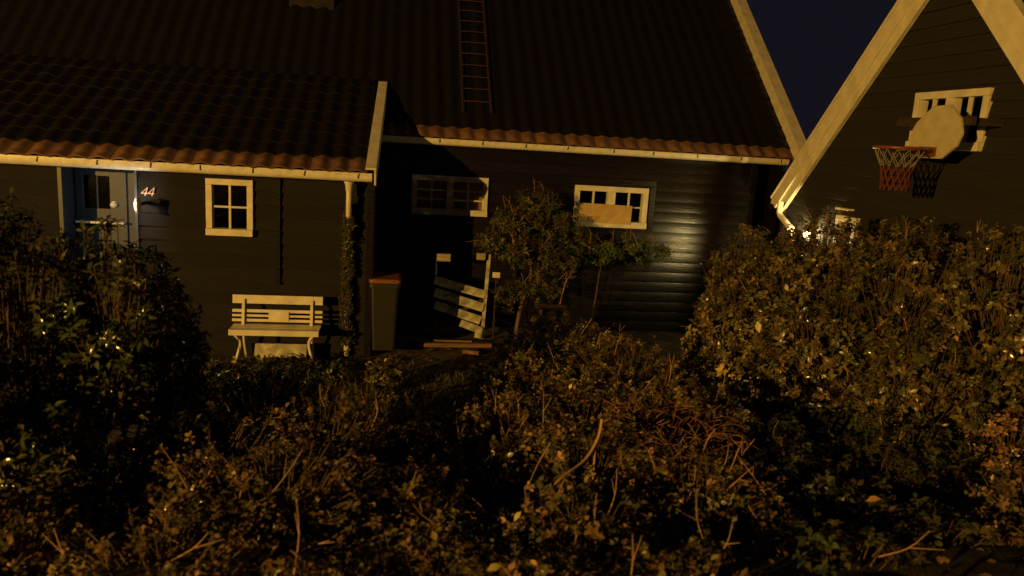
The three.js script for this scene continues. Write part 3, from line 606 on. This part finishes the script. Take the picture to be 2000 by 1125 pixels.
// lobes: [x, y, z, rx, ry, rz, tips]; root: [x, z] where its stems leave the ground
function shrub(name, label, category, lobes, o) {
  const t = thing(name, label, category, o.group);
  const { leaf = 'broad', len = [0.05, 0.08], perTip = [7, 12], pal = PAL.olive, material = leafMat, pale = 0, root, twigR = 0.004, spread = 0.06, keep = () => true, sparse = 0.30, twigs = 0 } = o;
  const leaves = [], wet = [], stems = [], tips = [], bare = [];
  for (const [lx, ly, lz, rx, ry, rz, n0] of lobes) for (let i = 0, n = Math.round(n0 * 1.35); i < n; i++) {
    const d = randDir(); if (d.y < -0.35 && rnd() < 0.7) { i--; continue; }
    const lump = 1 + 0.22 * noise.noise(d.x * 2.3 + lx, d.y * 2.3 + ly, d.z * 2.3 + lz) + 0.12 * noise.noise(d.x * 6, d.y * 6 + lx, d.z * 6);
    const hole = noise.noise(lx + d.x * rx * 3.1, ly + d.y * ry * 3.1, lz + d.z * rz * 3.1); if (hole < -sparse) continue;
    const k = (0.55 + 0.45 * Math.pow(rnd(), 0.45)) * lump;
    const p = V(lx + d.x * rx * k, ly + d.y * ry * k, lz + d.z * rz * k);
    if (p.y < groundY(p.x, p.z) + 0.04 || !keep(p)) continue;
    const out = V(d.x / rx, d.y / ry, d.z / rz).normalize().multiplyScalar(0.65).add(V(0, 0.45, 0)).add(randDir().multiplyScalar(0.55)).normalize();
    tips.push([p, out, V(lx, ly - ry * 0.5, lz)]);
  }
  for (const [p, out, c] of tips) {
    const n = Math.floor(rr(perTip[0], perTip[1] + 1)), tone = pal[Math.floor(rnd() * pal.length)], bright = rr(0.7, 1.25);
    const side = new THREE.Vector3().crossVectors(out, randDir()).normalize(), side2 = new THREE.Vector3().crossVectors(out, side);
    const a0 = rr(0, 6.28);
    for (let i = 0; i < n; i++) {
      const a = a0 + i * 2.4, s = i / n, rad = side.clone().multiplyScalar(Math.cos(a)).addScaledVector(side2, Math.sin(a));
      const dir = rad.multiplyScalar(rr(0.7, 1.1)).addScaledVector(out, rr(0.05, 0.7)).add(V(0, -0.12, 0)).add(randDir().multiplyScalar(0.25));
      const at = p.clone().addScaledVector(out, -spread * (1 - s)).add(randDir().multiplyScalar(spread * 0.25));
      const v = 1.12 * bright * rr(0.7, 1.35);
      pushLeaf(rnd() < 0.22 ? wet : leaves, at, dir, out.clone().add(randDir().multiplyScalar(0.35)), rr(len[0], len[1]), rgb(tone[0] * v, tone[1] * v, tone[2] * v));
    }
    // twig back into the bush
    const b = p.clone().lerp(c, rr(0.25, 0.5)).addScaledVector(randDir(), 0.04);
    stems.push(tubeGeo([p, p.clone().lerp(b, 0.5).add(randDir().multiplyScalar(0.02)), b], twigR * 0.6, twigR * 1.3, 4, 3));
  }
  if (root) for (const [lx, ly, lz, rx, ry] of lobes) for (let k = 0; k < 2; k++) {
    const gx = root[0] + (lx - root[0]) * 0.35 + rr(-0.1, 0.1), gz = root[1] + (lz - root[1]) * 0.35 + rr(-0.1, 0.1);
    const e = V(lx + rr(-0.4, 0.4) * rx, ly + rr(-0.2, 0.6) * ry, lz + rr(-0.2, 0.2));
    stems.push(tubeGeo([V(gx, groundY(gx, gz) - 0.03, gz), V(gx, groundY(gx, gz), gz).lerp(e, 0.5).add(randDir().multiplyScalar(0.07)), e], 0.022, 0.008, 6, 8));
  }
  part(t, 'stems', mergeGeometries(stems), mat.twig).userData.kind = 'stuff';
  instanced(t, 'leaves', leafShapes[leaf], material, leaves);
  if (wet.length) instanced(t, 'leaves', leafShapes[leaf], material === dullLeafMat ? leafMat : wetLeafMat, wet);
  for (let i = 0; i < twigs && tips.length; i++) {   // bare forked twigs poking out
    const [p, out] = tips[Math.floor(rnd() * tips.length)], a = p.clone().addScaledVector(out, -0.08), d = out.clone().add(randDir().multiplyScalar(0.7)).normalize(), L = rr(0.1, 0.26), e = p.clone().addScaledVector(d, L);
    const mid = a.clone().lerp(e, 0.55).add(randDir().multiplyScalar(0.025));
    bare.push(tubeGeo([a, mid, e], 0.0042, 0.0016, 4, 6)); bare.push(tubeGeo([mid, mid.clone().addScaledVector(d.clone().add(randDir().multiplyScalar(0.8)), L * 0.4)], 0.0026, 0.0012, 4, 2));
  }
  if (bare.length) part(t, 'bare_twigs', mergeGeometries(bare), mat.deadTwig).userData.kind = 'stuff';
  for (let i = 0; i < pale && tips.length; i++) {   // single pale leaves standing out on top
    const [p, out] = tips[Math.floor(rnd() * tips.length)];
    const m = part(t, 'leaf', leafShapes.broad, paleLeaf[rnd() < 0.72 ? Math.floor(rnd() * 2) : 2]); const L = rr(len[0], len[1]) * rr(1.0, 1.5);
    const dir = randDir().add(V(0, 0.2, 0)), nrm = out.clone().add(V(-0.35, 0.1, 0.6)), y = dir.normalize(), x = new THREE.Vector3().crossVectors(y, nrm).normalize(), z = new THREE.Vector3().crossVectors(x, y);
    m.quaternion.setFromRotationMatrix(new THREE.Matrix4().makeBasis(x, y, z)); m.scale.setScalar(L); m.position.copy(p).addScaledVector(out, 0.03);
  }
  return t;
}
const clearOfHouse = p => p.z > 0.12 || p.x > -0.28;
shrub('evergreen_shrub', 'tall dark evergreen shrub with sparse glinting leaves before the blue door', 'shrub',
  [[-2.3, 1.46, 5.2, 0.48, 0.98, 0.5, 620], [-1.75, 1.44, 5.1, 0.45, 0.92, 0.5, 540], [-2.45, 1.2, 5.9, 0.42, 0.6, 0.42, 240], [-2.0, 1.0, 5.75, 0.42, 0.45, 0.4, 220], [-1.6, 1.15, 4.6, 0.32, 0.72, 0.4, 240]],
  { leaf: 'narrow', len: [0.035, 0.085], pal: PAL.dark, material: wetLeafMat, root: [-2.1, 5.2], pale: 8 });
shrub('mounded_bush', 'low rounded brown-green bush in front of the white bench', 'bush',
  [[-0.95, 0.72, 4.35, 0.62, 0.5, 0.55, 420], [-0.45, 0.72, 5.0, 0.62, 0.45, 0.6, 420], [-1.15, 0.74, 5.3, 0.55, 0.45, 0.6, 380], [-0.6, 0.85, 6.2, 0.75, 0.42, 0.7, 560], [-1.0, 0.95, 6.9, 0.5, 0.3, 0.5, 260], [0.1, 0.75, 6.1, 0.5, 0.36, 0.6, 360], [0.25, 0.55, 4.9, 0.5, 0.36, 0.55, 320], [0.2, 0.4, 4.0, 0.45, 0.34, 0.5, 240], [-0.3, 0.95, 7.3, 0.5, 0.28, 0.4, 260]],
  { leaf: 'small', len: [0.017, 0.046], pal: PAL.brown, root: [-0.6, 5.4], pale: 24, twigs: 60 });
shrub('twiggy_bush', 'wide twiggy brown bush with pale leaves in the middle foreground', 'bush',
  [[1.9, 0.62, 2.0, 0.75, 0.48, 0.6, 420], [1.35, 0.5, 2.9, 0.6, 0.45, 0.6, 340], [2.3, 0.62, 3.1, 0.8, 0.5, 0.7, 480], [1.7, 0.6, 4.2, 0.75, 0.45, 0.7, 480], [0.95, 0.6, 4.4, 0.55, 0.4, 0.6, 320], [2.4, 0.72, 4.5, 0.6, 0.45, 0.65, 380], [1.35, 0.75, 5.5, 0.75, 0.42, 0.7, 520], [1.9, 0.8, 6.1, 0.6, 0.42, 0.6, 420], [1.0, 0.85, 6.7, 0.6, 0.38, 0.55, 420], [0.6, 0.98, 7.35, 0.5, 0.3, 0.4, 300], [1.35, 0.95, 7.3, 0.55, 0.32, 0.4, 320], [0.2, 0.9, 6.9, 0.4, 0.3, 0.4, 200]],
  { leaf: 'small', len: [0.020, 0.053], pal: PAL.warm, root: [1.6, 4.2], pale: 80, twigs: 130 });
shrub('hedge', 'high clipped hedge with yellow-olive leaves before the dark gable wall', 'hedge',
  [[4.15, 1.1, 1.75, 0.55, 1.08, 0.6, 620], [4.75, 1.12, 1.9, 0.6, 1.08, 0.55, 520], [3.85, 0.85, 2.6, 0.6, 0.9, 0.6, 560], [4.4, 1.3, 2.9, 0.75, 1.15, 0.7, 760], [4.75, 1.4, 3.8, 0.7, 1.1, 0.75, 720], [4.1, 1.0, 3.6, 0.6, 0.85, 0.6, 480], [5.0, 1.5, 4.7, 0.6, 1.1, 0.7, 480], [4.45, 1.0, 4.6, 0.5, 0.75, 0.6, 360]],
  { leaf: 'broad', len: [0.028, 0.074], pal: PAL.olive, root: [4.4, 3.0], pale: 50, twigs: 90, keep: p => p.x < 5.5 });
shrub('dark_ground_shrub', 'low dark shrub filling the hollow between the high hedge and the lower right corner', 'shrub',
  [[2.9, 0.6, 4.9, 0.55, 0.4, 0.55, 240], [3.5, 0.65, 5.5, 0.55, 0.42, 0.5, 240], [2.7, 0.7, 5.8, 0.5, 0.4, 0.5, 230], [3.0, 0.75, 6.6, 0.55, 0.36, 0.5, 240], [2.3, 0.85, 7.0, 0.5, 0.34, 0.45, 220], [3.9, 0.7, 5.2, 0.5, 0.45, 0.5, 180]],
  { leaf: 'broad', len: [0.03, 0.07], pal: PAL.dark, root: [3, 5.8], pale: 8, twigs: 24 });
shrub('lamplit_hedge_shrub', 'added shrub with broad yellow-olive leaves, coloured paler for lamplight on the left end of the high hedge', 'shrub',  // added shrub: lamplight on the hedge face is put into its paler leaf colours
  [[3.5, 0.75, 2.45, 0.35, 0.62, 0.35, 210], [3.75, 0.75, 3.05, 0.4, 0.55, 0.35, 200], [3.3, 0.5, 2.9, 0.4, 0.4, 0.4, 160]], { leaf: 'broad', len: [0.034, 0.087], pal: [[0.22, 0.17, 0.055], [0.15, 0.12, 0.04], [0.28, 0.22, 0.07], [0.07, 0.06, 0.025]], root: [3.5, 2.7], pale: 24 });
shrub('corner_bush', 'small reddish bush in the lower right corner of the picture', 'bush',
  [[3.55, 0.75, 6.75, 0.45, 0.32, 0.4, 320], [3.95, 0.9, 6.4, 0.4, 0.4, 0.4, 200]], { leaf: 'small', len: [0.019, 0.046], pal: PAL.brown, root: [3.6, 6.6], pale: 8 });
shrub('pink_leaved_bush', 'bush with a cluster of pinkish leaves at the right edge of the picture', 'bush',
  [[4.75, 0.85, 5.25, 0.32, 0.4, 0.35, 170]], { leaf: 'broad', len: [0.025, 0.055], pal: [[0.22, 0.12, 0.08], [0.26, 0.15, 0.09], [0.12, 0.08, 0.05]], root: [4.75, 5.2], pale: 14 });
shrub('edge_bush', 'dim brown bush in the lower left corner of the picture', 'bush',
  [[-1.85, 0.9, 6.5, 0.42, 0.34, 0.45, 320], [-2.2, 0.8, 6.0, 0.4, 0.4, 0.4, 220]], { leaf: 'small', len: [0.022, 0.051], pal: PAL.brown, root: [-1.9, 6.3], pale: 4 });
shrub('small_plant', 'small leafy plant on the bare ground below the wheeled bin', 'plant',
  [[-0.05, 0.18, 1.35, 0.28, 0.22, 0.25, 90], [0.15, 0.25, 2.3, 0.22, 0.25, 0.2, 70]], { leaf: 'small', len: [0.022, 0.055], pal: PAL.olive, root: [0.0, 1.6], pale: 6 });
shrub('bench_plant', 'low leafy plants growing at the feet of the white bench', 'plant',
  [[-1.45, 0.1, 1.15, 0.6, 0.2, 0.3, 180], [-0.75, 0.08, 1.1, 0.4, 0.18, 0.3, 130], [-1.9, 0.1, 1.3, 0.3, 0.2, 0.3, 90]], { leaf: 'narrow', len: [0.031, 0.083], pal: PAL.dark, root: [-1.4, 1.2], pale: 4 });
{ // climbing tree by the wide windows
  const t = shrub('wall_tree', 'small dark tree with a crooked trunk between the two wide white windows', 'tree',
    [[1.55, 1.45, -1.1, 0.34, 0.26, 0.3, 90], [1.78, 1.78, -1.15, 0.36, 0.30, 0.3, 120], [2.08, 2.05, -1.2, 0.34, 0.26, 0.3, 110], [2.3, 1.72, -1.2, 0.40, 0.30, 0.32, 130], [2.62, 1.62, -1.3, 0.32, 0.26, 0.3, 100], [2.0, 1.35, -1.05, 0.55, 0.26, 0.35, 110], [2.5, 1.2, -1.2, 0.42, 0.26, 0.3, 80], [2.2, 0.85, -0.95, 0.4, 0.3, 0.3, 60], [1.75, 0.75, -0.9, 0.3, 0.3, 0.25, 36]],
    { leaf: 'narrow', len: [0.035, 0.085], pal: [...PAL.dark, [0.075, 0.065, 0.025]], material: dullLeafMat, keep: p => p.z > -1.7, sparse: 0.12, twigs: 60, spread: 0.09 });
  part(t, 'trunk', tubeGeo([V(1.86, 0.0, -0.98), V(1.90, 0.35, -1.0), V(1.95, 0.62, -1.0), V(2.08, 0.86, -1.03), V(2.28, 1.02, -1.1), V(2.45, 1.3, -1.2)], 0.034, 0.012, 9, 40), mat.bark);
  part(t, 'branch', tubeGeo([V(2.02, 0.76, -1.01), V(2.05, 1.0, -1.0), V(2.0, 1.3, -1.1), V(1.85, 1.6, -1.15)], 0.022, 0.01, 8, 20), mat.bark);
  part(t, 'branch', tubeGeo([V(2.28, 1.02, -1.1), V(2.4, 1.08, -1.1), V(2.5, 1.25, -1.1)], 0.016, 0.006, 7, 12), mat.bark);
}
shrub('trailing_shrub', 'loose green trailing shrub under the window with the cardboard sheet', 'shrub',
  [[2.8, 1.52, -1.4, 0.40, 0.22, 0.28, 110], [3.2, 1.36, -1.42, 0.42, 0.22, 0.27, 110], [3.65, 1.46, -1.42, 0.36, 0.2, 0.27, 100], [4.05, 1.34, -1.42, 0.34, 0.24, 0.27, 110]],
  { leaf: 'narrow', len: [0.031, 0.074], pal: [[0.04, 0.075, 0.02], [0.06, 0.085, 0.025], [0.05, 0.05, 0.018]], material: dullLeafMat, keep: p => p.z > -1.71, pale: 4, sparse: 0.15, twigs: 30, spread: 0.09 }).add((() => { const m = new THREE.Mesh(tubeGeo([V(3.2, 0, -1.6), V(3.24, 0.6, -1.58), V(3.3, 1.2, -1.5), V(3.5, 1.42, -1.42)], 0.018, 0.008, 7, 16), mat.twig); m.name = 'stem'; return m; })());
shrub('ivy', 'dark ivy climbing the white downpipe at the cottage corner', 'climber',
  [[-0.585, 1.75, 0.13, 0.08, 0.33, 0.09, 150], [-0.585, 1.25, 0.11, 0.085, 0.4, 0.08, 170], [-0.60, 0.75, 0.11, 0.09, 0.4, 0.08, 170], [-0.60, 0.3, 0.11, 0.1, 0.3, 0.09, 120]],
  { leaf: 'broad', len: [0.022, 0.055], perTip: [3, 5], pal: PAL.dark, material: dullLeafMat, twigR: 0.003, keep: p => p.z > 0.03, sparse: 0.45 });
// bare sticks standing out of the foreground bush
function sticks(name, label, lines, m) { const t = thing(name, label, 'branch'); lines.forEach(([pts, r0, r1], i) => part(t, i ? 'twig' : 'stem', tubeGeo(pts.map(p => V(...p)), r0, r1, 7, 18), m)); return t; }
sticks('bare_branch', 'forked bare branch arching out of the middle foreground bush', [
  [[[1.33, 1.30, 5.75], [1.31, 1.20, 5.78], [1.22, 1.08, 5.85], [1.05, 1.02, 5.98], [0.88, 0.92, 6.1]], 0.011, 0.006], [[[1.29, 1.18, 5.79], [1.28, 1.02, 5.83], [1.25, 0.90, 5.92], [1.16, 0.80, 6.05]], 0.007, 0.004],
  [[[1.08, 1.03, 5.95], [1.0, 0.90, 6.05], [0.98, 0.8, 6.1]], 0.005, 0.003], [[[1.02, 1.12, 5.7], [0.92, 1.0, 5.8], [0.86, 0.93, 5.9]], 0.005, 0.003]], mat.deadTwig);
sticks('dry_stalk', 'thin dry stalk with a bent tip on the bare ground left of the twiggy bush', [[[[0.30, 0.55, 3.35], [0.33, 0.46, 3.36], [0.40, 0.26, 3.4], [0.43, 0.12, 3.45]], 0.007, 0.009], [[[0.30, 0.54, 3.35], [0.22, 0.42, 3.35], [0.10, 0.40, 3.3], [0.06, 0.24, 3.3]], 0.004, 0.003]], mat.deadTwig);
sticks('upright_stick', 'single upright stick behind the log pile under the small tree', [[[[2.40, 0.45, -0.55], [2.45, 0.75, -0.6], [2.52, 1.04, -0.62]], 0.011, 0.008]], mat.deadTwig);
{ // tangle of dry twigs
  const lines = []; for (let i = 0; i < 170; i++) { const x = rr(1.6, 2.4), z = rr(4.8, 5.8), y = 1.02 + rr(-0.10, 0.12) + (x - 2) * 0.05, d = randDir().multiplyScalar(rr(0.04, 0.13)); d.y *= 0.8; lines.push([[[x - d.x, y - d.y, z - d.z], [x, y + rr(0, 0.03), z], [x + d.x, y + d.y - 0.01, z + d.z]], 0.0026, 0.0015]); }
  sticks('twig_tangle', 'reddish tangle of dry twigs caught on top of the twiggy bush', lines, M(rgb(0.22, 0.10, 0.055)));
}
// grass and litter on the open ground
{
  const list = [], lit = [];
  for (let i = 0; i < 9000; i++) { const x = rr(-3.2, 1.2), z = rr(0.35, 6.5); if (noise.noise(x * 1.3, 2.2, z * 1.3) < -0.1) continue; const v = rr(0.5, 1.2); pushLeaf(list, V(x, groundY(x, z) - 0.02, z), V(rr(-0.5, 0.5), 1, rr(-0.5, 0.5)), randDir().add(V(0, 0, 0.5)), rr(0.05, 0.14), rgb(0.06 * v, 0.055 * v, 0.018 * v)); }
  for (let i = 0; i < 2600; i++) { const x = rr(-3.2, 5), z = rr(-0.9, 7.5); if (z < 0.2 && x < -0.3) continue; const v = rr(0.4, 1.5); pushLeaf(lit, V(x, groundY(x, z) + 0.012, z), randDir().multiply(V(1, 0.15, 1)), V(rr(-0.3, 0.3), 1, rr(-0.3, 0.3)), rr(0.03, 0.07), rgb(0.14 * v, 0.085 * v, 0.035 * v)); }
  for (const [nm, geo, l, lab, cat] of [['grass', leafGeo(0.05, 0.2), list, 'sparse short grass on the bare ground before the houses', 'grass'], ['leaf_litter', leafShapes.small, lit, 'fallen brown leaves scattered over the ground', 'leaves']]) {
    const im = instanced(scene, nm, geo, dullLeafMat, l); im.userData = { label: lab, category: cat, kind: 'stuff' };
  }
}
renderer.render(scene, camera);
